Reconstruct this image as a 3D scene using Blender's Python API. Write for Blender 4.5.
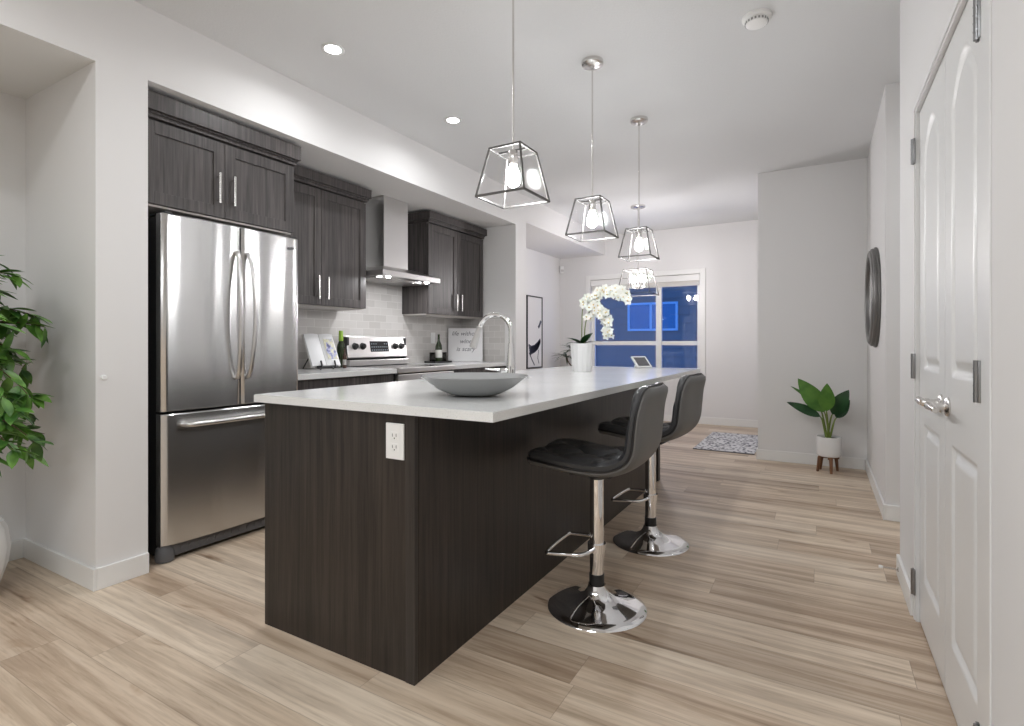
import bpy, bmesh, math, random
from mathutils import Vector, Matrix, noise
random.seed(7)
PI = math.pi
for o in list(bpy.data.objects): bpy.data.objects.remove(o)
S = bpy.context.scene
C = S.collection

# ------------------------------------------------------------------ camera
cd = bpy.data.cameras.new('camera'); cam = bpy.data.objects.new('camera', cd); C.objects.link(cam)
cam.location = (0, 0, 1.11); cam.rotation_euler = (PI/2, 0, math.radians(30))
cd.sensor_width = 36; cd.lens = 534/1024*36; cd.shift_y = -19.5/1024; cd.clip_start = 0.02
S.camera = cam
# ------------------------------------------------------------------ world: blue dusk
w = bpy.data.worlds.new('dusk'); S.world = w; w.use_nodes = True
w.node_tree.nodes['Background'].inputs[0].default_value = (.05, .20, .72, 1)
w.node_tree.nodes['Background'].inputs[1].default_value = .75
# ------------------------------------------------------------------ view
S.view_settings.view_transform = 'Standard'; S.view_settings.look = 'None'
S.view_settings.gamma = 1; S.view_settings.use_curve_mapping = False
S.view_settings.exposure = 1.07
P_FILL = 20.5      # added fill panels on the unseen ceiling behind the camera
P_DOWN = 2.3        # recessed downlights, those in view and the added fill ones
E_BULB = 125.0       # pendant bulbs, radiance
LAMP = (.975, .985, 1.0)

# ------------------------------------------------------------------ materials
def mat(name, col=(.8,.8,.8), rough=.5, metal=0, **kw):
    m = bpy.data.materials.new(name); m.use_nodes = True
    b = m.node_tree.nodes['Principled BSDF']
    b.inputs['Base Color'].default_value = (*col, 1); b.inputs['Roughness'].default_value = rough
    b.inputs['Metallic'].default_value = metal
    for k, v in kw.items():
        b.inputs[k.replace('_', ' ')].default_value = v
    return m
def nd(m, t, **kw):
    n = m.node_tree.nodes.new(t)
    for k, v in kw.items(): setattr(n, k, v)
    return n
def lk(m, a, b): m.node_tree.links.new(a, b)
def bsdf(m): return m.node_tree.nodes['Principled BSDF']
def coords(m, scale=(1,1,1), out='Object', rot=(0,0,0)):
    t = nd(m, 'ShaderNodeTexCoord'); mp = nd(m, 'ShaderNodeMapping'); mp.inputs['Scale'].default_value = scale
    mp.inputs['Rotation'].default_value = rot
    lk(m, t.outputs[out], mp.inputs[0]); return mp.outputs[0]
def noise_n(m, vec, scale, detail=4, rough=.55, dist=0):
    n = nd(m, 'ShaderNodeTexNoise'); n.inputs['Scale'].default_value = scale; n.inputs['Detail'].default_value = detail
    n.inputs['Roughness'].default_value = rough; n.inputs['Distortion'].default_value = dist
    lk(m, vec, n.inputs['Vector']); return n.outputs[0]
def ramp(m, fac, stops, interp='LINEAR'):
    r = nd(m, 'ShaderNodeValToRGB'); e = r.color_ramp.elements; r.color_ramp.interpolation = interp
    while len(e) < len(stops): e.new(.5)
    for x, (p, c) in zip(e, stops): x.position = p; x.color = (*c, 1) if len(c) == 3 else c
    lk(m, fac, r.inputs[0]); return r.outputs[0]
def bump(m, h, strength=.2, dist=.01):
    b = nd(m, 'ShaderNodeBump'); b.inputs['Strength'].default_value = strength; b.inputs['Distance'].default_value = dist
    lk(m, h, b.inputs['Height']); lk(m, b.outputs[0], bsdf(m).inputs['Normal']); return b
def mth(m, op, a, b=None):
    n = nd(m, 'ShaderNodeMath', operation=op)
    for i, x in enumerate((a, b)):
        if x is None: continue
        if isinstance(x, (int, float)): n.inputs[i].default_value = x
        else: lk(m, x, n.inputs[i])
    return n.outputs[0]
def mixc(m, fac, a, b, mode='MIX'):
    n = nd(m, 'ShaderNodeMix', data_type='RGBA', blend_type=mode)
    for s, x in ((n.inputs[0], fac), (n.inputs[6], a), (n.inputs[7], b)):
        if isinstance(x, (int, float)): s.default_value = x
        elif isinstance(x, tuple): s.default_value = (*x, 1)
        else: lk(m, x, s)
    return n.outputs[2]

WALL = mat('wall_paint', (.77,.76,.755), .75)
bump(WALL, noise_n(WALL, coords(WALL), 180, 3), .06, .002)
CEIL = mat('ceiling_texture', (.70,.705,.71), .9)
bump(CEIL, noise_n(CEIL, coords(CEIL), 90, 5, .7), .5, .004)
TRIM = mat('white_trim', (.82,.815,.80), .4)
DOORP = mat('door_paint', (.78,.78,.775), .32)
WHITE = mat('white_plastic', (.85,.85,.84), .35)

def make_floor():
    m = mat('oak_plank_floor', (.5,.4,.3), .42)
    t = nd(m, 'ShaderNodeTexCoord'); s = nd(m, 'ShaderNodeSeparateXYZ'); lk(m, t.outputs['Object'], s.inputs[0])
    x, y = s.outputs[0], s.outputs[1]
    W_, L_ = .178, 1.22
    ry = mth(m, 'DIVIDE', y, W_); row = mth(m, 'FLOOR', ry); fy = mth(m, 'FRACT', ry)
    wn = nd(m, 'ShaderNodeTexWhiteNoise', noise_dimensions='1D'); lk(m, row, wn.inputs['W'])
    rx = mth(m, 'ADD', mth(m, 'DIVIDE', x, L_), mth(m, 'MULTIPLY', wn.outputs[0], 7.0))
    col = mth(m, 'FLOOR', rx); fx = mth(m, 'FRACT', rx)
    cmb = nd(m, 'ShaderNodeCombineXYZ'); lk(m, row, cmb.inputs[0]); lk(m, col, cmb.inputs[1])
    w2 = nd(m, 'ShaderNodeTexWhiteNoise', noise_dimensions='2D'); lk(m, cmb.outputs[0], w2.inputs['Vector'])
    rnd = w2.outputs[0]
    base = ramp(m, rnd, [(0,(.27,.20,.145)),(.25,(.40,.31,.235)),(.5,(.46,.38,.30)),(.75,(.55,.47,.385)),(1,(.62,.56,.485))])
    # grain, offset per plank
    off = nd(m, 'ShaderNodeVectorMath', operation='ADD'); mul = nd(m, 'ShaderNodeVectorMath', operation='MULTIPLY')
    lk(m, t.outputs['Object'], mul.inputs[0]); mul.inputs[1].default_value = (.75, 13, 1)
    sc = nd(m, 'ShaderNodeVectorMath', operation='SCALE'); lk(m, w2.outputs[1], sc.inputs[0]); sc.inputs['Scale'].default_value = 40
    lk(m, mul.outputs[0], off.inputs[0]); lk(m, sc.outputs[0], off.inputs[1])
    g1 = noise_n(m, off.outputs[0], 1.15, 7, .58, .5); g2 = noise_n(m, off.outputs[0], 6.0, 6, .6, .3)
    c = mixc(m, .5, base, ramp(m, g1, [(.30,(.20,.145,.105)),(.43,(.36,.28,.215)),(.53,(.55,.465,.38)),(.70,(.70,.625,.54))]))
    c = mixc(m, 1.0, c, ramp(m, g2, [(.3,(.80,.77,.74)),(.5,(1,1,1)),(.8,(1.05,1.04,1.03))]), 'MULTIPLY')
    # dark streaky knots
    mu2 = nd(m, 'ShaderNodeVectorMath', operation='MULTIPLY'); lk(m, off.outputs[0], mu2.inputs[0]); mu2.inputs[1].default_value = (1.5, .35, 1)
    k = noise_n(m, mu2.outputs[0], 2.3, 3, .5, .8)
    c = mixc(m, 1.0, c, ramp(m, k, [(.22,(.42,.34,.28)),(.30,(.85,.8,.76)),(.36,(1,1,1))]), 'MULTIPLY')
    c = mixc(m, 1.0, c, (1.22, 1.17, 1.10), 'MULTIPLY')
    # seams
    ey = mth(m, 'MINIMUM', fy, mth(m, 'SUBTRACT', 1, fy)); ex = mth(m, 'MINIMUM', fx, mth(m, 'SUBTRACT', 1, fx))
    sy = mth(m, 'LESS_THAN', ey, .008); sx = mth(m, 'LESS_THAN', ex, .0011)
    seam = mth(m, 'MAXIMUM', sy, sx)
    c = mixc(m, mth(m, 'MULTIPLY', seam, .35), c, (.16,.11,.08))
    lk(m, c, bsdf(m).inputs['Base Color'])
    lk(m, ramp(m, g2, [(0,(.5,.5,.5)),(1,(.36,.36,.36))]), bsdf(m).inputs['Roughness'])
    bump(m, mth(m, 'SUBTRACT', mth(m, 'MULTIPLY', g2, .3), seam), .12, .002)
    return m
FLOOR = make_floor()

def dark_wood(name, lo, hi, rough=.42):
    m = mat(name, lo, rough)
    v = coords(m, (60, 60, 2.0)); g = noise_n(m, v, 1, 5, .65, .4)
    v2 = coords(m, (9, 9, .7)); g2 = noise_n(m, v2, 1, 3, .5, .5)
    a = ramp(m, g, [(.32, lo), (.68, hi)])
    c = mixc(m, 1.0, a, ramp(m, g2, [(.3,(.82,.82,.82)),(.7,(1.12,1.10,1.08))]), 'MULTIPLY')
    lk(m, c, bsdf(m).inputs['Base Color']); bump(m, g, .08, .002)
    return m
CAB = dark_wood('charcoal_cabinet_wood', (.030,.026,.026), (.105,.093,.091))
ISL = dark_wood('dark_island_wood', (.006,.004,.003), (.040,.030,.024), .42)
CABIN = mat('cabinet_underside', (.62,.58,.55), .6)
def quartz():
    m = mat('white_quartz', (.8,.8,.79), .14)
    g = noise_n(m, coords(m), 260, 2, .5); g2 = noise_n(m, coords(m), 3, 4, .6, .6)
    c = mixc(m, 1, ramp(m, g, [(.28,(.60,.61,.60)),(.40,(.75,.755,.75)),(.7,(.80,.80,.79))]), ramp(m, g2, [(.3,(.94,.945,.94)),(.6,(1,1,1))]), 'MULTIPLY')
    lk(m, c, bsdf(m).inputs['Base Color']); return m
QUARTZ = quartz()
def steel(name, col, rough, sc, aniso=0., b=.04):
    m = mat(name, col, rough, 1)
    g = noise_n(m, coords(m, sc), 1, 3, .6)
    bm_ = bump(m, g, b, .002)
    if aniso:
        g3 = noise_n(m, coords(m, (1, 4.0, .22)), 1.6, 1, .4, .5)
        b3 = nd(m, 'ShaderNodeBump'); b3.inputs['Strength'].default_value = .5; b3.inputs['Distance'].default_value = .018
        lk(m, g3, b3.inputs['Height']); lk(m, b3.outputs[0], bm_.inputs['Normal'])
        bsdf(m).inputs['Anisotropic'].default_value = aniso; bsdf(m).inputs['Anisotropic Rotation'].default_value = .25
        t = nd(m, 'ShaderNodeTangent', direction_type='RADIAL', axis='Z'); lk(m, t.outputs[0], bsdf(m).inputs['Tangent'])
    return m
STEEL = steel('brushed_stainless', (.66,.655,.65), .23, (3, 3, 420), .8, .02)
HINGE = mat('dark_steel_hinge', (.30,.30,.305), .35, 1)
STEEL2 = steel('satin_stainless', (.66,.65,.64), .28, (3, 3, 200), 0, .02)
NICKEL = mat('satin_nickel', (.72,.70,.68), .25, 1)
CHROME = mat('polished_chrome', (.86,.86,.87), .05, 1)
CAGE = mat('brushed_nickel_cage', (.15,.145,.14), .6, .7)
BLACK = mat('black_plastic', (.012,.012,.013), .4)
BLACKG = mat('black_glass', (.008,.008,.01), .06)
GREYP = mat('grey_plastic', (.11,.11,.115), .45)
LEATH = mat('charcoal_faux_leather', (.040,.041,.044), .32)
bump(LEATH, noise_n(LEATH, coords(LEATH), 260, 3, .6), .12, .002)
LEATH2 = mat('grey_faux_leather_back', (.12,.117,.113), .48)
bump(LEATH2, noise_n(LEATH2, coords(LEATH2), 260, 3, .6), .12, .002)
def thin_glass(name, tint=(1,1,1), refl=1.0, ior=1.45):
    m = bpy.data.materials.new(name); m.use_nodes = True; nt = m.node_tree; nt.nodes.clear()
    o = nd(m, 'ShaderNodeOutputMaterial'); mx = nd(m, 'ShaderNodeMixShader'); t = nd(m, 'ShaderNodeBsdfTransparent'); g = nd(m, 'ShaderNodeBsdfGlossy')
    t.inputs[0].default_value = (*tint, 1); g.inputs['Roughness'].default_value = .01
    f = nd(m, 'ShaderNodeLayerWeight'); f.inputs['Blend'].default_value = .5
    k = mth(m, 'MULTIPLY', mth(m, 'ADD', mth(m, 'MULTIPLY', mth(m, 'POWER', f.outputs['Facing'], 5.0), .7), .04), refl); lk(m, k, mx.inputs[0]); lk(m, t.outputs[0], mx.inputs[1]); lk(m, g.outputs[0], mx.inputs[2]); lk(m, mx.outputs[0], o.inputs[0])
    return m
PANE = thin_glass('window_glass', (.93,.96,1), 1.3)
CLEAR = thin_glass('clear_pendant_glass', (.985,.985,.985), .10)
def emis(name, col, s):
    m = bpy.data.materials.new(name); m.use_nodes = True; m.node_tree.nodes.clear()
    o = nd(m, 'ShaderNodeOutputMaterial'); e = nd(m, 'ShaderNodeEmission'); e.inputs[0].default_value = (*col, 1); e.inputs[1].default_value = s
    lk(m, e.outputs[0], o.inputs[0]); return m
BULB = emis('glowing_bulb', LAMP, E_BULB); BULB2 = emis('candle_bulb', (1,.965,.97), E_BULB*2.0)
LENS = emis('downlight_lens', LAMP, 25)
def tile():
    m = mat('glazed_grey_subway_tile', (.6,.57,.54), .16)
    t = nd(m, 'ShaderNodeTexCoord'); s = nd(m, 'ShaderNodeSeparateXYZ'); lk(m, t.outputs['Object'], s.inputs[0])
    c = nd(m, 'ShaderNodeCombineXYZ'); lk(m, mth(m, 'ADD', s.outputs[0], s.outputs[1]), c.inputs[0]); lk(m, s.outputs[2], c.inputs[1])
    b = nd(m, 'ShaderNodeTexBrick'); lk(m, c.outputs[0], b.inputs['Vector'])
    b.inputs['Scale'].default_value = 1; b.inputs['Brick Width'].default_value = .15; b.inputs['Row Height'].default_value = .0655
    b.inputs['Mortar Size'].default_value = .0022; b.inputs['Mortar Smooth'].default_value = .2; b.inputs['Bias'].default_value = 0
    b.inputs['Color1'].default_value = (.56,.535,.515,1); b.inputs['Color2'].default_value = (.66,.635,.615,1); b.inputs['Mortar'].default_value = (.74,.72,.70,1)
    lk(m, b.outputs[0], bsdf(m).inputs['Base Color']); bump(m, mth(m, 'SUBTRACT', 1, b.outputs['Fac']), .3, .002)
    return m
TILE = tile()
def leafm(name, a, b, sc=30, rough=.4):
    m = mat(name, a, rough); g = noise_n(m, coords(m), sc, 2); lk(m, ramp(m, g, [(.35, a), (.65, b)]), bsdf(m).inputs['Base Color']); return m
LEAF = leafm('ficus_leaf', (.025,.10,.012), (.15,.32,.05), 14)
LEAFD = leafm('dark_glossy_leaf', (.008,.040,.012), (.016,.075,.018), 9, .3)
LEAFB = leafm('bright_broad_leaf', (.035,.13,.012), (.085,.22,.025), 9, .35)
STEM = mat('green_stem', (.16,.22,.04), .5)
BARK = mat('brown_bark', (.09,.055,.03), .8)
SOIL = mat('potting_soil', (.035,.024,.018), .95)
CERAM = mat('white_ceramic', (.82,.82,.82), .25)
WALN = dark_wood('walnut_legs', (.13,.055,.022), (.24,.11,.05), .45)
PETAL = mat('orchid_petal', (.86,.86,.80), .5, Subsurface_Weight=.1)
PETALC = mat('orchid_throat', (.75,.6,.25), .5)
FRAMEB = mat('black_frame', (.015,.015,.017), .35)

# ------------------------------------------------------------------ mesh helpers
def bx(bm, x0, x1, y0, y1, z0, z1, bev=0, M=None):
    if x0 > x1: x0, x1 = x1, x0
    if y0 > y1: y0, y1 = y1, y0
    if z0 > z1: z0, z1 = z1, z0
    r = bmesh.ops.create_cube(bm, size=1)
    vs = r['verts']
    for v in vs:
        v.co = Vector(((x0+x1)/2+v.co.x*(x1-x0), (y0+y1)/2+v.co.y*(y1-y0), (z0+z1)/2+v.co.z*(z1-z0)))
    if bev:
        es = list({e for v in vs for e in v.link_edges})
        r2 = bmesh.ops.bevel(bm, geom=es, offset=bev, segments=2, affect='EDGES', profile=.6)
        vs = list({v for f in r2['faces'] for v in f.verts} | {v for v in vs if v.is_valid})
    if M: bmesh.ops.transform(bm, matrix=M, verts=[v for v in vs if v.is_valid])
    return vs
def beam(bm, p, q, w):
    p, q = Vector(p), Vector(q); d = q-p; L = d.length
    M = Matrix.Translation((p+q)/2) @ d.to_track_quat('Z', 'Y').to_matrix().to_4x4()
    bx(bm, -w/2, w/2, -w/2, w/2, -L/2-w*.3, L/2+w*.3, w*.12, M)
def tube(bm, pts, r, n=10, closed=False):
    pts = [Vector(p) for p in pts]; N = len(pts)
    rs = r if isinstance(r, (list, tuple)) else [r]*N
    rings = []; prev = None
    for i, p in enumerate(pts):
        if closed: d = pts[(i+1) % N]-pts[i-1]
        else: d = pts[min(i+1, N-1)]-pts[max(i-1, 0)]
        d.normalize()
        if prev is None:
            a = d.orthogonal().normalized()
        else:
            a = prev - d*prev.dot(d)
            a = a.normalized() if a.length > 1e-6 else d.orthogonal().normalized()
        prev = a; b = d.cross(a)
        rings.append([bm.verts.new(p+(a*math.cos(2*PI*k/n)+b*math.sin(2*PI*k/n))*rs[i]) for k in range(n)])
    for i in range(N if closed else N-1):
        A, B = rings[i], rings[(i+1) % N]
        for k in range(n): bm.faces.new((A[k], A[(k+1) % n], B[(k+1) % n], B[k])).smooth = True
    if not closed:
        bm.faces.new(rings[0][::-1]); bm.faces.new(rings[-1])
def lathe(bm, prof, n=32, c=(0,0,0), M=None, cap=True, flute=0, nf=0):
    """prof: [(r,z)...] round a vertical axis at c"""
    rings = []; vs = []
    for r, z in prof:
        ring = []
        for k in range(n):
            rr = r*(1+(flute*abs(math.sin(nf*PI*k/n)) if nf else 0))
            v = bm.verts.new((c[0]+rr*math.cos(2*PI*k/n), c[1]+rr*math.sin(2*PI*k/n), c[2]+z)); ring.append(v); vs.append(v)
        rings.append(ring)
    for i in range(len(rings)-1):
        A, B = rings[i], rings[i+1]
        for k in range(n): bm.faces.new((A[k], A[(k+1) % n], B[(k+1) % n], B[k])).smooth = True
    if cap:
        bm.faces.new(rings[0][::-1]); bm.faces.new(rings[-1])
    if M: bmesh.ops.transform(bm, matrix=M, verts=vs)
    return vs
def leaf(bm, base, d, up, L, Wd, bend=.25, fold=.18, n=7, tip=1.0):
    """a pointed leaf of real curvature from base along d"""
    d = Vector(d).normalized(); up = Vector(up); s = d.cross(up)
    s = s.normalized() if s.length > 1e-5 else d.orthogonal().normalized()
    nrm = s.cross(d).normalized(); rows = []
    for i in range(n+1):
        t = i/n; wd = Wd*.5*(math.sin(PI*min(1, t**.8))**.85)*(1 if t < .97 else .2)
        if i == 0: wd = Wd*.04
        p = Vector(base)+d*(L*t)-nrm*(bend*L*t*t)
        rows.append((bm.verts.new(p-s*wd+nrm*fold*wd), bm.verts.new(p), bm.verts.new(p+s*wd+nrm*fold*wd)))
    for a, b in zip(rows, rows[1:]):
        bm.faces.new((a[0], a[1], b[1], b[0])).smooth = True; bm.faces.new((a[1], a[2], b[2], b[1])).smooth = True
def NB(): return bmesh.new()

ROOT = {}
def obj(name, bm, m, parent=None, smooth=None, world=True):
    off = ROOT.get(parent.name, Vector()) if (parent and world) else Vector()
    if off.length: bmesh.ops.translate(bm, vec=-off, verts=bm.verts)
    me = bpy.data.meshes.new(name)
    bmesh.ops.recalc_face_normals(bm, faces=bm.faces)
    bm.to_mesh(me); bm.free()
    o = bpy.data.objects.new(name, me); C.objects.link(o)
    for x in (m if isinstance(m, (list, tuple)) else [m]): me.materials.append(x)
    if parent: o.parent = parent; ROOT[o.name] = off
    if smooth is not None:
        me.shade_smooth() if smooth else None
        me.set_sharp_from_angle(angle=math.radians(smooth))
    return o
def setp(o, label=None, cat=None, group=None, kind=None):
    if label: o['label'] = label
    if cat: o['category'] = cat
    if group: o['group'] = group
    if kind: o['kind'] = kind
    return o
def thing(name, loc, label, cat, group=None):
    o = bpy.data.objects.new(name, None); C.objects.link(o); o.location = loc; o.empty_display_size = .05
    ROOT[o.name] = Vector(loc); return setp(o, label, cat, group)
def solo(name, bm, m, label, cat, group=None, smooth=None):
    return setp(obj(name, bm, m, None, smooth), label, cat, group)
def struct(name, bm, m, parent=None, smooth=None):
    o = obj(name, bm, m, parent, smooth)
    if not parent: o['kind'] = 'structure'
    return o
def copy_tree(o, parent=None):
    c = o.copy(); C.objects.link(c)
    if parent: c.parent = parent
    for ch in o.children: copy_tree(ch, c)
    return c

# ================================================================== SETTING
HZ = 2.74; XL = -2.824
b = NB(); bx(b, -6, 3, -3.2, 8, -.1, 0); struct('floor', b, FLOOR)
b = NB(); bx(b, -3.9, 2.2, -3.2, 8, HZ, HZ+.1); struct('ceiling', b, CEIL)
b = NB()
bx(b, -3.8, XL, -3.1, 1.144, 2.382, HZ)        # over the nook
bx(b, -3.8, -3.587, -3.1, 1.144, 0, 2.382)     # nook back
bx(b, -3.8, XL, 1.144, 1.36, 0, HZ)            # pillar before the fridge
bx(b, -3.8, XL, 1.36, 4.97, 2.388, HZ)         # bulkhead over the kitchen
bx(b, -3.8, -3.55, 1.36, 4.97, 0, 2.388)
bx(b, -3.8, XL, 4.97, 5.205, 0, HZ)            # end of the kitchen recess
bx(b, -3.8, -3.57, 5.205, 7.71, 0, 2.45)
bx(b, -3.8, XL, 5.205, 7.71, 2.45, HZ)
struct('wall_left', b, WALL)
b = NB()                                        # far wall with window hole
wx0, wx1, wz0, wz1 = -3.06, -1.44, .70, 2.08
bx(b, -3.8, wx0, 7.71, 7.86, 0, HZ); bx(b, wx1, -.519, 7.71, 7.86, 0, HZ)
bx(b, wx0, wx1, 7.71, 7.86, 0, wz0); bx(b, wx0, wx1, 7.71, 7.86, wz1, HZ)
struct('wall_far', b, WALL)
b = NB(); bx(b, -.519, 2.1, 5.62, 7.86, 0, HZ); struct('wall_stair', b, WALL)
DY0, DY1, DZ = 1.645, 2.665, 2.045; XR = .33
b = NB()
bx(b, .355, 2.1, 4.09, 5.62, 0, HZ)
bx(b, XR, .45, DY1, 3.14, 0, HZ); bx(b, XR, .45, .9, DY0, 0, HZ); bx(b, XR, .45, DY0, DY1, DZ, HZ)
bx(b, .45, 2.1, 3.04, 3.14, 0, HZ); bx(b, .45, 2.1, .9, 1.0, 0, HZ); bx(b, 2.1, 2.2, -3.1, 5.62, 0, HZ)
struct('wall_right', b, WALL)
b = NB(); bx(b, -3.8, 2.2, -3.2, -3.1, 0, HZ); struct('wall_back', b, WALL)

# baseboards
BH, BT = .098, .013
def bb(b, x0, x1, y0, y1): bx(b, x0, x1, y0, y1, 0, BH, .003)
b = NB(); bb(b, -3.587, -3.574, -3.1, 1.131); bb(b, -3.587, XL+BT, 1.131, 1.144); bb(b, XL, XL+BT, 1.144, 1.36)
bb(b, XL, XL+BT, 4.97, 5.205+BT); bb(b, -3.57, XL, 5.205, 5.205+BT); bb(b, -3.57, -3.557, 5.218, 7.697); struct('baseboard_left', b, TRIM)
b = NB(); bb(b, -3.57, -.532, 7.697, 7.71); bb(b, -.532, -.519, 5.607, 7.71); bb(b, -.519, .342, 5.607, 5.62); struct('baseboard_far', b, TRIM)
b = NB(); bb(b, .342, .355, 4.077, 5.607); bb(b, .355, 2.1, 4.077, 4.09); bb(b, XR-BT, XR, 2.70, 3.153); bb(b, XR, 2.1, 3.14, 3.153)
bb(b, XR-BT, XR, .887, 1.555); struct('baseboard_right', b, TRIM)
b = NB(); bb(b, -3.574, 2.1, -3.1, -3.087); struct('baseboard_back', b, TRIM)

# closet double door on the right
b = NB()
for y0, y1 in ((DY1, DY1+.02), (DY0-.085, DY0)): bx(b, XR-.004, XR, y0, y1, 0, DZ+.002, .001)
bx(b, XR-.004, XR, DY0-.085, DY1+.02, DZ, DZ+.02, .001)
bx(b, XR, .449, DY1-.012, DY1, 0, DZ); bx(b, XR, .449, DY0, DY0+.012, 0, DZ); bx(b, XR, .449, DY0+.012, DY1-.012, DZ-.012, DZ)
struct('trim_1', b, DOORP)
def door_leaf(y0, y1, parent, handle_side):
    W_ = y1-y0; z0, z1 = .008, DZ-.016
    pw = .30; py0, py1 = (y0+y1)/2-pw/2, (y0+y1)/2+pw/2
    def prof(dd):
        if dd <= 0: return 0
        if dd < .014: return -.011*math.sin(dd/.014*PI/2)
        if dd < .046: return -.011+.010*(.5-.5*math.cos((dd-.014)/.032*PI))
        return -.001
    def hgt(y, z):
        dy = min(y-py0, py1-y)
        if dy <= 0: return 0
        u = abs((y-(py0+py1)/2)/(pw/2))
        zt = 1.815+.115*math.cos(u*PI/2)
        d1 = min(dy, z-1.015, (zt-z)*.85); d2 = min(dy, z-.20, .80-z)
        return prof(max(d1, d2))
    b = NB(); ny, nz = 74, 290; g = []
    for i in range(ny+1):
        y = y0+W_*i/ny; g.append([b.verts.new((.343-hgt(y, z0+(z1-z0)*j/nz), y, z0+(z1-z0)*j/nz)) for j in range(nz+1)])
    for i in range(ny):
        for j in range(nz): b.faces.new((g[i][j], g[i][j+1], g[i+1][j+1], g[i+1][j])).smooth = True
    back = [b.verts.new((.378, y, z)) for y, z in ((y0,z0),(y0,z1),(y1,z1),(y1,z0))]
    b.faces.new(back)
    b.faces.new([g[i][0] for i in range(ny+1)]+[back[3], back[0]]); b.faces.new([g[i][nz] for i in range(ny+1)][::-1]+[back[1], back[2]])
    b.faces.new([g[0][j] for j in range(nz+1)][::-1]+[back[0], back[1]]); b.faces.new([g[ny][j] for j in range(nz+1)]+[back[2], back[3]])
    o = obj('door_leaf', b, DOORP, parent)
    # lever set
    yc = handle_side; s = 1 if yc > (DY0+DY1)/2 else -1
    h = NB(); R_ = Matrix.Translation((.343, yc, .915)) @ Matrix.Rotation(-PI/2, 4, 'Y')
    lathe(h, [(.030,0),(.031,.004),(.027,.009),(.013,.012),(.011,.030),(.014,.034),(.013,.050),(.011,.054)], 24, M=R_)
    tube(h, [(.295, yc, .915), (.292, yc+s*.02, .917), (.291, yc+s*.055, .919), (.293, yc+s*.09, .916), (.296, yc+s*.105, .912)], [.012,.013,.0115,.010,.009], 12)
    obj('door_lever', h, NICKEL, o, 50)
    return o
door = thing('door_1', (.35, (DY0+DY1)/2, 0), 'white two-panel arched double closet door', 'door'); door['kind'] = 'structure'
ym = (DY0+DY1)/2
dl = door_leaf(ym+.0015, DY1-.014, door, ym+.055); dr = door_leaf(DY0+.014, ym-.0015, door, ym-.055)
for yy, par in ((DY1-.004, dl), (DY0+.004, dr)):
    for zz in (1.88, 1.02, .155):
        h = NB(); M = Matrix.Translation((.321, yy, zz-.05)); lathe(h, [(.0065,0),(.0065,.1)], 12, M=M)
        for q in range(1, 5): lathe(h, [(.0071,q*.02-.001),(.0071,q*.02+.001)], 12, M=M)
        bx(h, .3215, .3285, yy-.015, yy+.015, zz-.05, zz+.05, .001)
        for q in (-.03, 0, .03): bx(h, .320, .3225, yy-.011, yy-.006, zz+q-.003, zz+q+.003)
        obj('hinge', h, HINGE, par, 40)

# window
b = NB(); cw = .07
bx(b, wx0-cw, wx0, 7.692, 7.71, wz0-.05, wz1+cw, .004); bx(b, wx1, wx1+cw, 7.692, 7.71, wz0-.05, wz1+cw, .004)
bx(b, wx0, wx1, 7.692, 7.71, wz1, wz1+cw, .004); bx(b, wx0, wx1, 7.692, 7.71, wz0-.05, wz0, .004)
struct('trim_2', b, TRIM)
win = thing('window_1', ((wx0+wx1)/2, 7.8, wz0), 'white framed window with dusk outside', 'window'); win['kind'] = 'structure'
b = NB(); f0, f1 = 7.76, 7.81
bx(b, wx0, wx0+.05, f0, f1, wz0, wz1, .003); bx(b, wx1-.05, wx1, f0, f1, wz0, wz1, .003)
bx(b, wx0+.05, wx1-.05, f0, f1, wz0, wz0+.06, .003); bx(b, wx0+.05, wx1-.05, f0, f1, wz1-.05, wz1, .003)
bx(b, -2.065, -1.985, f0-.01, f1, wz0+.06, wz1-.05, .003)
bx(b, wx0+.05, -2.065, f0, f1, 1.085, 1.145, .003); bx(b, -1.985, wx1-.05, f0, f1, 1.085, 1.145, .003)
obj('window_frame', b, TRIM, win)
for x0, x1, z0, z1 in ((wx0+.05,-2.065,.76,1.085),(wx0+.05,-2.065,1.145,wz1-.05),(-1.985,wx1-.05,.76,1.085),(-1.985,wx1-.05,1.145,wz1-.05)):
    b = NB(); bx(b, x0, x1, 7.783, 7.787, z0, z1); obj('pane', b, PANE, win)
bl = thing('roller_blind', ((wx0+wx1)/2, 7.73, wz1), 'cream roller blind rolled up at the top of the far window', 'blind')
b = NB(); bx(b, wx0+.006, wx1-.006, 7.716, 7.755, 1.99, wz1-.004, .006); obj('cassette', b, TRIM, bl)
b = NB(); bx(b, wx0+.02, wx1-.02, 7.738, 7.741, 1.935, 1.99); bx(b, wx0+.02, wx1-.02, 7.734, 7.745, 1.92, 1.936, .002)
obj('fabric', b, mat('blind_fabric', (.66,.64,.61), .8), bl)

# ---- neighbouring house outside, seen in blue dusk
hs = thing('neighbour_house', (-3.5, 13, -3), 'neighbouring house with lap siding and a slider window seen through the window', 'house')
sid = mat('lap_siding', (.50,.30,.22), .8)
b = NB()
for k in range(34):
    z = -3+k*.2
    vs = [b.verts.new(p) for p in ((-11,13,z),(6,13,z),(6,12.975,z+.001),(-11,12.975,z+.001))]
    vs2 = [b.verts.new(p) for p in ((-11,13,z+.2),(6,13,z+.2))]
    b.faces.new((vs[3], vs[2], vs2[1], vs2[0])); b.faces.new(vs)
bx(b, -11, 6, 13.01, 13.3, -3, 3.8)
obj('siding_wall', b, sid, hs)
b = NB()
bx(b, -11.4, 6.4, 12.4, 17, 3.8, 3.95, .01); obj('roof_edge', b, mat('dark_shingle', (.06,.05,.05), .9), hs)
hw = mat('vinyl_frame', (.9,.9,.9), .4)
b = NB(); X0, X1, Z0, Z1 = -4.10, -2.98, 1.47, 2.06
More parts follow.
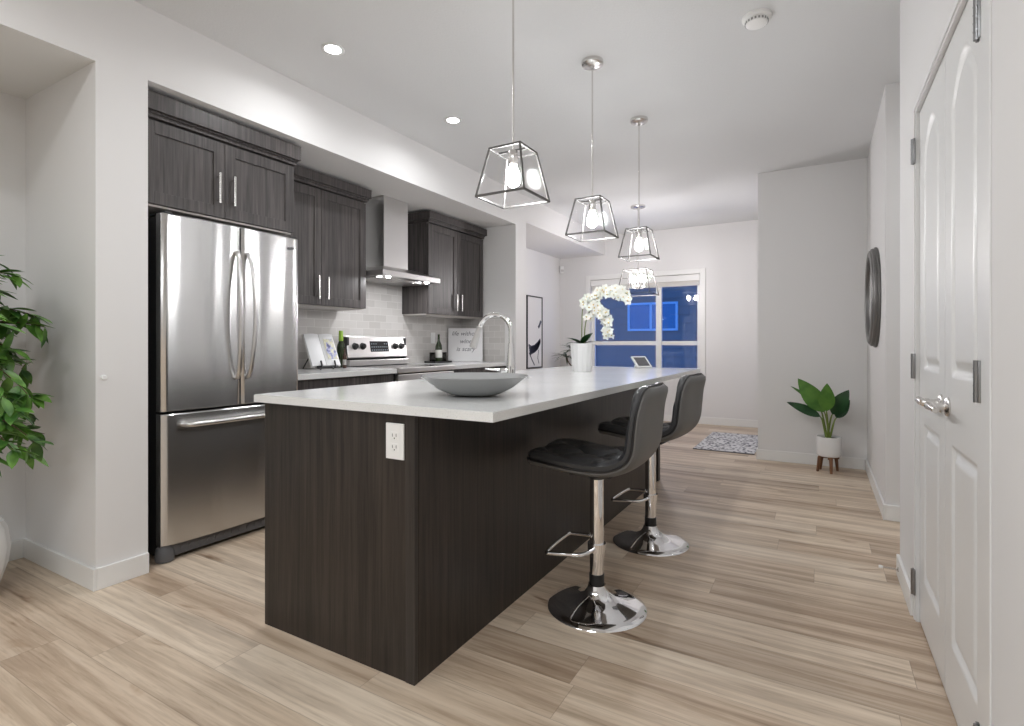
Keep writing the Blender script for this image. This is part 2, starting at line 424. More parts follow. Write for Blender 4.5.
bx(b, X0-.05, X1+.05, 12.93, 13.02, Z0-.05, Z0); bx(b, X0-.05, X1+.05, 12.93, 13.02, Z1, Z1+.05); bx(b, X0-.05, X0, 12.93, 13.02, Z0, Z1); bx(b, X1, X1+.05, 12.93, 13.02, Z0, Z1)
bx(b, -3.60, -3.55, 12.94, 13.02, Z0, Z1); fr = obj('window', b, hw, hs)
b = NB(); bx(b, X0, X1, 12.955, 12.97, Z0, Z1); obj('pane', b, mat('dusk_mirror_glass', (.30,.36,.42), .05, 1), fr)

# backsplash tile
b = NB(); bx(b, -3.55, -3.542, 2.27, 4.97, .914, 1.392); bx(b, -3.55, -3.542, 3.17, 3.985, 1.392, 1.70); struct('wall_backsplash', b, TILE)
b = NB(); bx(b, -3.542, -2.96, 4.962, 4.97, .914, 1.392); struct('wall_side_backsplash', b, TILE)

# ================================================================== KITCHEN
def bar_pull(parent, x, y, z0, z1):
    b = NB(); tube(b, [(x+.028, y, z0), (x+.028, y, z1)], .0075, 12)
    for z in (z0+.02, z1-.02): tube(b, [(x-.002, y, z), (x+.028, y, z)], .0045, 8)
    return obj('handle', b, NICKEL, parent, 50)
def shaker(parent, x, y0, y1, z0, z1, m=CAB, rail=.062, name='door'):
    """door whose face is at x, looking to +x"""
    b = NB(); t = .019
    bx(b, x-t, x-.008, y0+rail*.9, y1-rail*.9, z0+rail*.9, z1-rail*.9)
    bx(b, x-t, x, y0, y0+rail, z0, z1, .0015); bx(b, x-t, x, y1-rail, y1, z0, z1, .0015)
    bx(b, x-t, x, y0+rail, y1-rail, z0, z0+rail, .0015); bx(b, x-t, x, y0+rail, y1-rail, z1-rail, z1, .0015)
    return obj(name, b, m, parent)
def upper(label, y0, y1, z0, z1, xf, hz0, left_end, right_end, ym0=None):
    t = thing('wall_cabinet', (-3.4, (y0+y1)/2, z0), label, 'cabinet', 'wall cabinets over the kitchen counter')
    b = NB(); bx(b, -3.548, xf-.021, y0, y1, z0+.004, z1, .001); obj('body', b, CAB, t)
    b = NB(); bx(b, -3.54, xf-.03, y0+.004, y1-.004, z0-.006, z0+.004); obj('bottom_panel', b, CABIN, t)
    ymid = ym0 or (y0+y1)/2
    d1 = shaker(t, xf, y0+.003, ymid-.0015, z0+.004, z1-.012); d2 = shaker(t, xf, ymid+.0015, y1-.003, z0+.004, z1-.012)
    bar_pull(d1, xf, ymid-.043, hz0, hz0+.168); bar_pull(d2, xf, ymid+.043, hz0, hz0+.168)
    b = NB(); l = -.02 if left_end else 0; r = .02 if right_end else 0
    bx(b, -3.548, xf+.010, y0+l*.4, y1+r*.4, z1, z1+.020, .003); bx(b, -3.548, xf+.018, y0+l*.7, y1+r*.7, z1+.020, z1+.030, .003)
    bx(b, -3.548, xf+.036, y0+l*1.3, y1+r*1.3, z1+.030, 2.365, .003); obj('crown_moulding', b, CAB, t)
upper('charcoal shaker cabinet mounted above the refrigerator', 1.365, 2.255, 1.812, 2.245, -2.905, 1.888, False, True, 1.797)
upper('tall charcoal wall cabinet between the refrigerator and the range hood', 2.285, 3.19, 1.392, 2.265, -3.22, 1.44, False, True)
upper('tall charcoal wall cabinet right of the range hood', 3.99, 4.94, 1.392, 2.265, -3.22, 1.44, True, True)

# refrigerator
fr = thing('refrigerator', (-3.2, 1.85, 0), 'stainless steel french door refrigerator with bottom freezer', 'refrigerator')
FY0, FY1 = 1.438, 2.250; FX = -2.832
b = NB(); bx(b, -3.50, -2.912, FY0+.004, FY1-.004, .03, 1.755, .004); obj('body', b, BLACK, fr)
def bowed(y0, y1, z0, z1, name, par, x_mid, bow, cy, half):
    b = NB(); n = 28; A = []
    xb = -2.908
    def fx(y):
        u = (y-cy)/half; return x_mid-bow*u*u
    prof = []
    rr = .012
    for i in range(n+1):
        y = y0+(y1-y0)*i/n; e = min(y-y0, y1-y); cut = rr-math.sqrt(max(0, rr*rr-max(0, rr-e)**2)) if e < rr else 0
        prof.append((fx(y)-cut, y))
    zs = [(z0, .006), (z0+.006, 0), (z1-.006, 0), (z1, .006)]
    rows = [[b.verts.new((x-c, y, z)) for x, y in prof] for z, c in zs]
    bk = [[b.verts.new((xb, y, z)) for x, y in prof] for z in (z0, z1)]
    for r in range(3):
        for i in range(n): b.faces.new((rows[r][i], rows[r][i+1], rows[r+1][i+1], rows[r+1][i])).smooth = True
    for i in range(n):
        b.faces.new((bk[0][i], bk[0][i+1], rows[0][i+1], rows[0][i])); b.faces.new((bk[1][i], bk[1][i+1], rows[3][i+1], rows[3][i])); b.faces.new((bk[0][i], bk[0][i+1], bk[1][i+1], bk[1][i]))
    for i in (0, n): b.faces.new((bk[0][i], rows[0][i], rows[1][i], rows[2][i], rows[3][i], bk[1][i]))
    return obj(name, b, STEEL, par, 40)
FM = 1.850
d1 = bowed(FY0, FM-.003, .765, 1.768, 'fresh_food_door', fr, FX, .020, FM, (FY1-FY0)/2)
d2 = bowed(FM+.003, FY1, .765, 1.768, 'fresh_food_door', fr, FX, .020, FM, (FY1-FY0)/2)
d3 = bowed(FY0, FY1, .085, .752, 'freezer_drawer', fr, FX, .020, (FY0+FY1)/2, (FY1-FY0)/2)
for par, s in ((d1, -1), (d2, 1)):
    b = NB(); pts = []; y = FM+s*.032
    for k in range(17):
        t = k/16; pts.append((FX+.012+.050*math.sin(PI*t)**.55, y+s*.012*math.sin(PI*t), .92+.70*t))
    pts = [(FX-.004, y, .92)]+pts+[(FX-.004, y, 1.62)]
    tube(b, pts, .0115, 12); obj('handle', b, STEEL2, par, 60)
b = NB(); tube(b, [(FX-.012, 1.535, .695), (FX+.035, 1.535, .695), (FX+.046, 1.55, .695), (FX+.052, FM, .695), (FX+.046, 2.16, .695), (FX+.035, 2.175, .695), (FX-.012, 2.175, .695)], .013, 12)
obj('handle', b, STEEL2, d3, 60)
b = NB(); bx(b, FX-.006, FX-.001, 2.165, 2.20, 1.69, 1.706, .001); obj('badge', b, GREYP, d2)
b = NB(); bx(b, -3.45, -2.872, FY0+.02, FY1-.02, .02, .08, .006)
for k in range(14): bx(b, -2.872, -2.868, FY0+.10+k*.046, FY0+.125+k*.046, .04, .065)
obj('toe_grille', b, GREYP, fr)
for yy, s in ((FY0+.035, 1), (FY1-.035, -1)):
    b = NB(); lathe(b, [(.02,0),(.042,.004),(.045,.03),(.04,.065),(.03,.082)], 20, (-2.895, yy, 0)); obj('foot_cover', b, GREYP, fr, 50)
    b = NB(); bx(b, -3.0, -2.86, yy-.02, yy+.02, 1.768, 1.78, .004); obj('hinge_cap', b, BLACK, fr)

# base cabinets
def base(label, y0, y1, fronts):
    t = thing('base_cabinet', (-3.2, (y0+y1)/2, 0), label, 'cabinet')
    b = NB(); bx(b, -3.54, -2.945, y0, y1, .10, .872); bx(b, -3.54, -3.0, y0+.002, y1-.002, 0, .10); obj('body', b, CAB, t)
    for a, c in fronts:
        d = NB(); bx(d, -2.944, -2.925, a+.002, c-.002, .725, .868, .002); d = obj('drawer', d, CAB, t)
        h = NB(); tube(h, [(-2.897, (a+c)/2-.07, .80), (-2.897, (a+c)/2+.07, .80)], .006, 10)
        for q in (-.05, .05): tube(h, [(-2.927, (a+c)/2+q, .80), (-2.897, (a+c)/2+q, .80)], .0045, 8)
        obj('handle', h, NICKEL, d)
        e = shaker(t, -2.925, a+.002, c-.002, .105, .72); bar_pull(e, -2.925, c-.035, .55, .69)
base('charcoal base cabinet between the refrigerator and the range', 2.27, 3.195, [(2.27,2.73),(2.73,3.195)])
base('charcoal base cabinet right of the range under the lettered sign', 3.965, 4.955, [(3.965,4.46),(4.46,4.955)])
for lab, y0, y1 in (('white quartz worktop left of the range', 2.262, 3.198), ('white quartz worktop right of the range', 3.962, 4.958)):
    b = NB(); bx(b, -3.54, -2.893, y0, y1, .874, .912, .003); solo('countertop', b, QUARTZ, lab, 'countertop')

# range
rg = thing('electric_range', (-3.2, 3.58, 0), 'stainless steel electric range with black glass cooktop and back control panel', 'stove')
b = NB(); bx(b, -3.53, -2.93, 3.206, 3.954, .0, .895); obj('body', b, BLACK, rg)
b = NB(); bx(b, -3.47, -2.925, 3.204, 3.956, .897, .913, .004); obj('cooktop', b, BLACKG, rg)
b = NB(); bx(b, -2.925, -2.882, 3.204, 3.956, .872, .917, .008); obj('front_trim', b, STEEL2, rg)
b = NB(); bx(b, -2.928, -2.892, 3.208, 3.952, .22, .862, .006); dd = obj('oven_door', b, STEEL2, rg)
b = NB(); bx(b, -2.892, -2.889, 3.30, 3.86, .38, .70, .001); obj('oven_window', b, BLACKG, dd)
b = NB(); tube(b, [(-2.848, 3.25, .80), (-2.848, 3.91, .80)], .012, 12)
for yy in (3.27, 3.89): tube(b, [(-2.893, yy, .80), (-2.848, yy, .80)], .008, 10)
obj('handle', b, STEEL2, dd, 60)
b = NB(); bx(b, -2.928, -2.894, 3.208, 3.952, .06, .212, .005); obj('storage_drawer', b, STEEL2, rg)
tilt = Matrix.Translation((-3.455, 3.58, .985)) @ Matrix.Rotation(math.radians(-10), 4, 'Y')
b = NB(); bx(b, -.018, .012, -.372, .372, 0, .19, .006, tilt); pn = obj('control_panel', b, STEEL2, rg)
b = NB(); bx(b, -3.535, -3.462, 3.2055, 3.235, .914, 1.165, .006); bx(b, -3.535, -3.462, 3.925, 3.9545, .914, 1.165, .006); bx(b, -3.535, -3.50, 3.235, 3.925, .914, 1.168); obj('back_housing', b, BLACK, rg)
b = NB(); bx(b, -3.462, -3.430, 3.208, 3.952, .914, .968, .006); obj('vent_strip', b, STEEL2, rg)
b = NB(); bx(b, .0115, .0145, -.105, .125, .05, .145, .002, tilt); 
for rr in range(3):
    for k in range(8):
        if rr == 2 and 2 < k < 6: continue
        n0 = set(b.faces); bx(b, .0143, .0150, -.092+k*.027, -.078+k*.027, .062+rr*.028, .068+rr*.028, 0, tilt)
        for f in set(b.faces)-n0: f.material_index = 1
obj('display', b, [BLACKG, mat('pale_key_marks', (.35,.4,.45), .5)], pn)
for yy in (-.285, -.195, .215, .30):
    b = NB(); lathe(b, [(.031,0),(.031,.004),(.024,.008),(.022,.026),(.019,.030)], 24, M=tilt @ Matrix.Translation((.011, yy, .10)) @ Matrix.Rotation(PI/2, 4, 'Y'))
    bx(b, .036, .046, yy-.004, yy+.004, .082, .118, .002, tilt); obj('knob', b, BLACK, pn, 40)

# hood
hd = thing('range_hood', (-3.3, 3.58, 1.68), 'stainless steel chimney range hood above the range', 'range hood')
b = NB(); bx(b, -3.541, -3.25, 3.425, 3.735, 1.76, 2.386, .002); obj('chimney', b, STEEL2, hd)
b = NB()
lo = [b.verts.new(p) for p in ((-3.541,3.205,1.71),(-3.05,3.205,1.71),(-3.05,3.955,1.71),(-3.541,3.955,1.71))]
hi = [b.verts.new(p) for p in ((-3.541,3.40,1.775),(-3.23,3.40,1.775),(-3.23,3.76,1.775),(-3.541,3.76,1.775))]
b.faces.new(lo); b.faces.new(hi)
for k in range(4): b.faces.new((lo[k], lo[(k+1) % 4], hi[(k+1) % 4], hi[k]))
bx(b, -3.541, -3.05, 3.205, 3.955, 1.665, 1.71, .002)
obj('canopy', b, STEEL2, hd)
for k in (0, 1):
    b = NB(); bx(b, -3.46, -3.16, 3.24+k*.345, 3.575+k*.345, 1.657, 1.666, .002)
    for q in range(9): bx(b, -3.44+q*.03, -3.425+q*.03, 3.26+k*.345, 3.555+k*.345, 1.654, 1.658)
    obj('grease_filter', b, STEEL2, hd)
for yy in (3.33, 3.83):
    b = NB(); lathe(b, [(.019,0),(.019,.006)], 20, (-3.11, yy, 1.658)); obj('lamp', b, LENS, hd)
    ld = bpy.data.lights.new('hood_lamp', 'AREA'); ld.shape = 'DISK'; ld.size = .05; ld.energy = 1.1; ld.color = LAMP
    l = bpy.data.objects.new('hood_lamp', ld); C.objects.link(l); l.parent = hd; l.location = Vector((-3.11, yy, 1.653))-Vector((-3.3, 3.58, 1.68))

# ---------------------------------------------------------------- island
IX0, IX1, IY0, IY1 = -1.905, -1.142, 1.346, 4.37
isl = thing('kitchen_island', (-1.52, 2.85, 0), 'long dark wood kitchen island base standing on the plank floor', 'kitchen island')
b = NB(); bx(b, IX0+.03, IX1-.002, IY0+.002, IY1-.02, .09, .60); bx(b, IX0+.03, IX1-.002, IY0+.002, 2.17, .60, .879); bx(b, IX0+.03, IX1-.002, 2.88, IY1-.02, .60, .879)
bx(b, -1.46, IX1-.002, 2.17, 2.88, .60, .879); bx(b, IX0+.03, IX0+.05, 2.17, 2.88, .60, .879)
bx(b, IX0+.08, IX1-.002, IY0+.002, IY1-.02, 0, .09); obj('body', b, ISL, isl)
b = NB(); bx(b, IX0, IX1-.036, IY0-.004, IY0+.0015, 0, .879, .001); obj('end_panel', b, ISL, isl)
b = NB(); bx(b, IX1-.0345, IX1, IY0-.006, IY0+.0015, 0, .879, .001); bx(b, IX1-.0015, IX1+.004, IY0-.006, IY0+.012, 0, .879, .001); setp(obj('corner_stile', b, dark_wood('stile_wood', (.014,.011,.010), (.040,.033,.029)), isl), 'slightly lighter wood corner strip')
b = NB(); bx(b, IX1-.0015, IX1+.004, IY0+.0135, IY1-.06, 0, .879, .001); obj('seating_side_panel', b, ISL, isl)
b = NB(); bx(b, IX1-.04, IX1+.012, IY1-.058, IY1, 0, .879, .001); bx(b, IX0, IX1-.0405, IY1-.0195, IY1, 0, .879); obj('far_end_panel', b, ISL, isl)
for k, (y0, y1) in enumerate(((1.36,1.96),(1.96,2.52),(2.52,3.08),(3.08,3.72),(3.72,4.34))):
    b = NB(); bx(b, IX0+.010, IX0+.029, y0+.002, y1-.002, .095, .872, .002); d = obj('door', b, ISL, isl)
    h = NB(); tube(h, [(IX0-.018, y1-.04, .66), (IX0-.018, y1-.04, .80)], .006, 10)
    for z in (.68, .78): tube(h, [(IX0-.018, y1-.04, z), (IX0+.012, y1-.04, z)], .0045, 8)
    obj('handle', h, NICKEL, d)
# worktop with a real cut-out for the sink
CX0, CX1, CY0, CY1 = -1.935, -.823, 1.315, 4.41; sx0, sx1, sy0, sy1 = -1.86, -1.49, 2.22, 2.83
b = NB()
xs = [CX0, sx0, sx1, CX1]; ys = [CY0, sy0, sy1, CY1]
vt = {}
for z in (.880, .910):
    for i, x in enumerate(xs):
        for j, y in enumerate(ys): vt[i, j, z] = b.verts.new((x, y, z))
for i in range(3):
    for j in range(3):
        if i == 1 and j == 1:
            for (a, c) in (((1,1),(2,1)),((2,1),(2,2)),((2,2),(1,2)),((1,2),(1,1))):
                b.faces.new((vt[a[0],a[1],.88], vt[c[0],c[1],.88], vt[c[0],c[1],.91], vt[a[0],a[1],.91]))
            continue
        for z in (.880, .910): b.faces.new((vt[i,j,z], vt[i+1,j,z], vt[i+1,j+1,z], vt[i,j+1,z]))
for i in range(3):
    for j in (0, 3): b.faces.new((vt[i,j,.88], vt[i+1,j,.88], vt[i+1,j,.91], vt[i,j,.91])); b.faces.new((vt[j,i,.88], vt[j,i+1,.88], vt[j,i+1,.91], vt[j,i,.91]))
es = [e for e in b.edges if all(v.co.z > .9 for v in e.verts) and (all(abs(v.co.x-CX0) < 1e-5 for v in e.verts) or all(abs(v.co.x-CX1) < 1e-5 for v in e.verts) or all(abs(v.co.y-CY0) < 1e-5 for v in e.verts) or all(abs(v.co.y-CY1) < 1e-5 for v in e.verts))]
bmesh.ops.bevel(b, geom=es, offset=.003, segments=2, affect='EDGES')
solo('island_countertop', b, QUARTZ, 'long white quartz worktop lying on the dark island', 'countertop')
b = NB()
bx(b, sx0-.012, sx1+.012, sy0-.012, sy0, .862, .8795); bx(b, sx0-.012, sx1+.012, sy1, sy1+.012, .862, .8795)
bx(b, sx0-.012, sx0, sy0, sy1, .70, .8795); bx(b, sx1, sx1+.012, sy0, sy1, .70, .8795); bx(b, sx0, sx1, sy0-.004, sy0, .70, .87); bx(b, sx0, sx1, sy1, sy1+.004, .70, .87)
bx(b, sx0-.004, sx1+.004, sy0-.004, sy1+.004, .69, .70); lathe(b, [(.04,0),(.04,.004),(.03,.002)], 20, ((sx0+sx1)/2, (sy0+sy1)/2, .70))
setp(obj('undermount_sink', b, STEEL2, isl), 'stainless sink basin')
# outlet
ou = thing('power_outlet', (-1.219, 1.342, .787), 'white electrical outlet on the near end of the dark island', 'outlet')
b = NB(); bx(b, -1.258, -1.181, 1.335, 1.3412, .727, .846, .002); pl = obj('cover_plate', b, WHITE, ou)
for zz in (.805, .767):
    b = NB(); bx(b, -1.2345, -1.2035, 1.3335, 1.3352, zz-.013, zz+.013, .001); rc = obj('receptacle', b, WHITE, ou)
    b = NB(); bx(b, -1.228, -1.226, 1.3330, 1.3337, zz-.003, zz+.007); bx(b, -1.212, -1.210, 1.3330, 1.3337, zz-.003, zz+.007); bx(b, -1.2205, -1.2165, 1.3330, 1.3337, zz-.010, zz-.006); obj('slots', b, BLACK, rc)

# faucet
fc = thing('kitchen_faucet', (-1.45, 2.50, .91), 'chrome gooseneck pull-down faucet rising behind the grey bowl', 'faucet')
fxx, fyy = -1.45, 2.50
b = NB(); lathe(b, [(.028,0),(.029,.004),(.026,.012),(.024,.04),(.026,.075),(.022,.12),(.0165,.20)], 24, (fxx, fyy, .9102)); obj('body', b, CHROME, fc, 60)
b = NB(); pts = [(fxx, fyy, 1.10), (fxx, fyy, 1.17)]
for k in range(15):
    a = PI*k/14*.93; pts.append((fxx-.096+.096*math.cos(a), fyy-.02*k/14, 1.178+.092*math.sin(a)))
tube(b, pts, .0135, 14); obj('spout', b, CHROME, fc, 60)
e = Vector(pts[-1]); dd = (e-Vector(pts[-2])).normalized()
b = NB(); tube(b, [e-dd*.005, e+dd*.02, e+dd*.075, e+dd*.115, e+dd*.118], [.015,.0165,.020,.023,.019], 16); obj('spray_head', b, STEEL2, fc, 40)
b = NB(); tube(b, [(fxx-.015, fyy-.012, .965), (fxx-.045, fyy-.03, .965)], .013, 12); tube(b, [(fxx-.045, fyy-.03, .965), (fxx-.135, fyy-.045, .972)], [.008,.0055], 10); obj('lever', b, CHROME, fc, 60)

# bowl
b = NB(); prof = [(.001,0),(.07,0),(.11,.008),(.155,.032),(.188,.058),(.208,.074),(.206,.0765),(.184,.063),(.150,.039),(.105,.015),(.06,.008),(.001,.007)]
lathe(b, prof, 64, (0,0,0), cap=False); bmesh.ops.remove_doubles(b, verts=b.verts, dist=.0008)
bmesh.ops.translate(b, verts=b.verts, vec=(-1.162, 1.722, .9104))
solo('shallow_bowl', b, mat('grey_glazed_bowl', (.33,.335,.335), .12), 'wide shallow grey bowl on the island worktop', 'bowl', None, 50)

# orchid
VX, VY = -1.475, 3.55
orc = thing('potted_orchid', (VX, VY, .911), 'white orchid arching from a ribbed white square-ish pot on the island', 'orchid')
b = NB(); lathe(b, [(.001,0),(.062,0),(.066,.01),(.078,.19),(.080,.20),(.076,.20),(.072,.185),(.001,.185)], 56, (VX,VY,.9105), flute=.05, nf=14, cap=False); obj('pot', b, CERAM, orc, 60)
b = NB(); lathe(b, [(.068,0),(.068,.006)], 24, (VX,VY,1.094)); obj('soil', b, SOIL, orc)
b = NB()
for a, L, zz in ((.3,.13,.5),(2.6,.13,.35),(1.5,.12,.6),(4.4,.13,.5),(5.4,.14,.9),(3.5,.10,.9)):
    leaf(b, (VX, VY, 1.10), (math.cos(a), math.sin(a)*.6, zz), (0,0,1), L*1.15, .062, .35, .15)
obj('leaves', b, LEAFD, orc, 60)
def bez(pts, n):
    out = []
    for i in range(len(pts)-1):
        p0 = Vector(pts[max(i-1,0)]); p1 = Vector(pts[i]); p2 = Vector(pts[i+1]); p3 = Vector(pts[min(i+2,len(pts)-1)])
        for k in range(n):
            t = k/n; out.append(.5*((2*p1)+(-p0+p2)*t+(2*p0-5*p1+4*p2-p3)*t*t+(-p0+3*p1-3*p2+p3)*t**3))
    return out+[Vector(pts[-1])]
s1 = bez([(VX,VY,1.10),(VX+.002,VY,1.25),(VX+.012,VY,1.37),(-1.40,VY,1.445),(-1.30,VY-.01,1.475),(-1.20,VY-.03,1.475),(-1.12,VY-.05,1.44)], 6)
s2 = bez([(VX+.02,VY,1.10),(VX+.03,VY-.01,1.23),(-1.41,VY-.02,1.33),(-1.34,VY-.03,1.365),(-1.28,VY-.04,1.30),(-1.255,VY-.05,1.20)], 6)
for st in (s1, s2):
    b = NB(); tube(b, st, .0035, 6); obj('flower_stem', b, STEM, orc, 60)
b = NB()
for k in range(5):
    a = 2*PI*k/5+.3; wd = .030 if k in (1, 4) else .022
    leaf(b, (0,0,0), (math.cos(a), math.sin(a), .12), (0,0,1), .034, wd, .1, .1, 5)
fl = obj('blossom', b, [PETAL, PETALC], orc, 60, world=False)
b2 = NB(); lathe(b2, [(.001,0),(.005,.003),(.005,.009),(.001,.012)], 8, cap=False); th = obj('throat', b2, PETALC, fl, 60, world=False)
first = True
for st, a0, dens in ((s1, .40, 50), (s2, .42, 44)):
    for k in range(dens):
        t = a0+(1-a0)*k/(dens-1); p = st[min(len(st)-1, int(t*(len(st)-1)))]+Vector((random.uniform(-.022,.022), random.uniform(-.035,.015), random.uniform(-.05,.02)))
        if first: o = fl; first = False
        else: o = copy_tree(fl, orc)
        o.location = p-Vector((VX,VY,.911)); o.rotation_euler = (random.uniform(.9,1.8), random.uniform(-.5,.5), random.uniform(-.2,.9)); s = random.uniform(.75,1.05); o.scale = (s,s,s)

# tablet on a stand
tb = thing('tablet_display', (-1.27, 4.30, .911), 'small white tablet display leaning back at the far end of the island', 'tablet')
M = Matrix.Translation((-1.235, 4.30, .914)) @ Matrix.Rotation(math.radians(62), 4, 'Z') @ Matrix.Rotation(math.radians(-42), 4, 'X')
b = NB(); bx(b, -.082, .082, -.006, .006, 0, .118, .004, M); obj('casing', b, WHITE, tb)
b = NB(); bx(b, -.064, .064, -.0075, -.0058, .014, .104, 0, M); obj('screen', b, mat('grey_screen', (.13,.13,.14), .2), tb)
b = NB(); bx(b, -1.32, -1.26, 4.28, 4.36, .911, .93, .004); obj('foot', b, WHITE, tb)

# ---------------------------------------------------------------- things on the kitchen counter
CZ = .9125
bk = thing('open_cookbook', (-3.32, 2.80, CZ), 'open white cookbook with a coloured picture page, propped on a black stand', 'book')
M = Matrix.Translation((-3.285, 2.845, .940)) @ Matrix.Rotation(math.radians(-6), 4, 'Z') @ Matrix.Rotation(math.radians(-26), 4, 'Y')
paper = mat('white_page', (.83,.83,.84), .6)
def page(y0, y1, x0, name, m, par=None):
    b = NB(); n = 8; f = []
    for i in range(n+1):
        t = i/n; y = y0+(y1-y0)*t; x = x0+.010*math.sin(PI*t)
        f.append([b.verts.new(M @ Vector(p)) for p in ((x,y,0),(x,y,.27),(x-.012,y,.27),(x-.012,y,0))])
    for A, B_ in zip(f, f[1:]):
        for k in range(4): b.faces.new((A[k], A[(k+1) % 4], B_[(k+1) % 4], B_[k]))
    b.faces.new(f[0]); b.faces.new(f[-1]); return obj(name, b, m, par)
page(-.125, -.002, 0, 'left_page_block', paper, bk)
rp = page(.002, .125, 0, 'right_page_block', paper, bk)
pic = mat('food_picture', (.5,.5,.6), .5); g = noise_n(pic, coords(pic), 26, 3)
lk(pic, ramp(pic, g, [(.3,(.10,.10,.22)),(.42,(.45,.47,.70)),(.52,(.70,.66,.40)),(.62,(.75,.76,.8)),(.7,(.28,.13,.06))]), bsdf(pic).inputs['Base Color'])
b = NB(); bx(b, .0105, .0115, .022, .108, .05, .225, 0, M); obj('picture', b, pic, rp)
b = NB(); bx(b, -.018, -.0135, -.13, .13, -.004, .275, .001, M); obj('cover', b, mat('cream_cover', (.62,.6,.56), .6), bk)
bs = thing('book_stand', (-3.32, 2.80, CZ), 'small black metal easel stand holding the open cookbook', 'book stand')
b = NB()
for q in (-.06, .06):
    tube(b, [M @ Vector(p) for p in ((-.022,q,.16),(-.022,q,-.012),(.024,q,-.012),(.026,q,.03))], .007, 8)
    tube(b, [M @ Vector((-.022,q,.0)), Vector((-3.23, 2.80+q, CZ+.005))], .005, 8)
    tube(b, [M @ Vector((-.022,q,.15)), Vector((-3.43, 2.80+q, CZ+.005))], .0045, 8)
tube(b, [M @ Vector((.004,-.09,-.014)), M @ Vector((.004,.09,-.014))], .011, 8)
obj('frame', b, BLACK, bs, 60)
def bottle(name, x, y, H, R_, label, cat, glass, lab=None, cap=None, group=None):
    t = thing(name, (x,y,CZ), label, cat, group)
    b = NB(); lathe(b, [(.001,0),(R_*.95,0),(R_,.006),(R_,H*.55),(R_*.85,H*.63),(R_*.40,H*.76),(R_*.34,H*.95),(R_*.38,H)], 24, (x,y,CZ+.0), cap=True); obj('glass_body', b, glass, t, 50)
    if lab:
        b = NB(); lathe(b, [(R_*1.015,H*.16),(R_*1.015,H*.44)], 24, (x,y,CZ), cap=False); obj('paper_label', b, lab, t, 50)
    if cap:
        b = NB(); lathe(b, [(R_*.5,H*.72),(R_*.58,H*.76),(R_*.5,H*1.01)] if H > .25 else [(R_*.5,H*.9),(R_*.5,H*1.01)], 16, (x,y,CZ)); obj('cap', b, cap, t, 50)
    return t
GG = mat('green_bottle_glass', (.02,.035,.010), .08); OL = mat('olive_oil_glass', (.10,.16,.02), .1)
bottle('oil_bottle', -3.42, 3.105, .30, .033, 'dark oil bottle with a lime green neck beside the range', 'bottle', mat('dark_oil_glass', (.02,.03,.012), .1), None, mat('lime_cap', (.32,.52,.06), .4))
o = bottle('spice_mill', -3.30, 3.035, .16, .016, 'small dark and silver mill beside the range', 'spice mill', mat('mill_dark', (.06,.03,.02), .3), NICKEL)
# tray group
TX, TY = -3.42, 4.40
b = NB(); bx(b, TX-.07, TX+.07, TY-.14, TY+.14, CZ, CZ+.006, .002)
for p in ((TX-.07,TX-.064,TY-.14,TY+.14),(TX+.064,TX+.07,TY-.14,TY+.14),(TX-.064,TX+.064,TY-.14,TY-.134),(TX-.064,TX+.064,TY+.134,TY+.14)): bx(b, *p, CZ+.004, CZ+.018, .001)
solo('serving_tray', b, BLACK, 'small black tray under the wine bottle right of the range', 'tray')
CZ += .0065
bottle('wine_bottle', TX+.01, TY-.005, .285, .036, 'green wine bottle with a white label on the black tray', 'bottle', GG, mat('wine_label', (.75,.74,.7), .6))
for q, lab in ((-.095, 'dark stemless glass on the left end of the black tray'), (.092, 'dark stemless glass on the right end of the black tray')):
    b = NB(); lathe(b, [(.001,0),(.026,0),(.030,.006),(.031,.10),(.029,.10),(.027,.01),(.001,.008)], 24, (TX, TY+q, CZ), cap=False)
    solo('tumbler', b, thin_glass('smoked_glass', (.35,.33,.30), 1.2), lab, 'glass', None, 50)
CZ -= .0065
# lettered sign
sg = thing('lettered_sign', (-3.36, 4.76, CZ), 'square white sign with grey handwritten words leaning in the worktop corner', 'sign')
p0, p1 = Vector((-3.51, 4.69, 0)), Vector((-3.215, 4.885, 0)); ax = (p1-p0).normalized(); L_ = (p1-p0).length+.02
M = Matrix(((ax.x, -ax.y, 0, p0.x), (ax.y, ax.x, 0, p0.y), (0, 0, 1, CZ), (0, 0, 0, 1))) @ Matrix.Rotation(math.radians(-6), 4, 'X')
b = NB(); bx(b, 0, L_, -.014, .014, 0, .365, .002, M); obj('board', b, mat('sign_white', (.80,.79,.80), .6), sg)
INK = mat('grey_ink', (.16,.16,.17), .6)
def text_obj(name, s, size, M, m, parent, shear=.3, ext=.0008):
    cu = bpy.data.curves.new(name, 'FONT'); cu.body = s; cu.size = size; cu.shear = shear; cu.align_x = 'CENTER'; cu.extrude = ext
    to = bpy.data.objects.new('tmp', cu); C.objects.link(to); bpy.context.view_layer.update()
    me = bpy.data.meshes.new_from_object(to.evaluated_get(bpy.context.evaluated_depsgraph_get())); bpy.data.objects.remove(to)
    me.transform(Matrix.Translation(-ROOT[parent.name]) @ M); me.materials.clear(); me.materials.append(m)
    o = bpy.data.objects.new(name, me); C.objects.link(o); o.parent = parent; return o
for s, zz in (('life without', .285), ('wine', .20), ('is scary', .115)):
    text_obj('lettering', s, .066 if len(s) > 9 else .068, M @ Matrix.Translation((L_/2, -.0148, zz)) @ Matrix.Rotation(PI/2, 4, 'X'), INK, sg)
# backsplash switch
sw = thing('backsplash_outlet', (-3.54, 4.46, 1.168), 'white outlet plate on the tiled backsplash beside the wine bottle', 'outlet')
b = NB(); bx(b, -3.5415, -3.536, 4.425, 4.497, 1.11, 1.226, .002); obj('plate', b, WHITE, sw)
b = NB(); bx(b, -3.536, -3.533, 4.445, 4.477, 1.135, 1.20, .001); obj('receptacle', b, WHITE, sw)

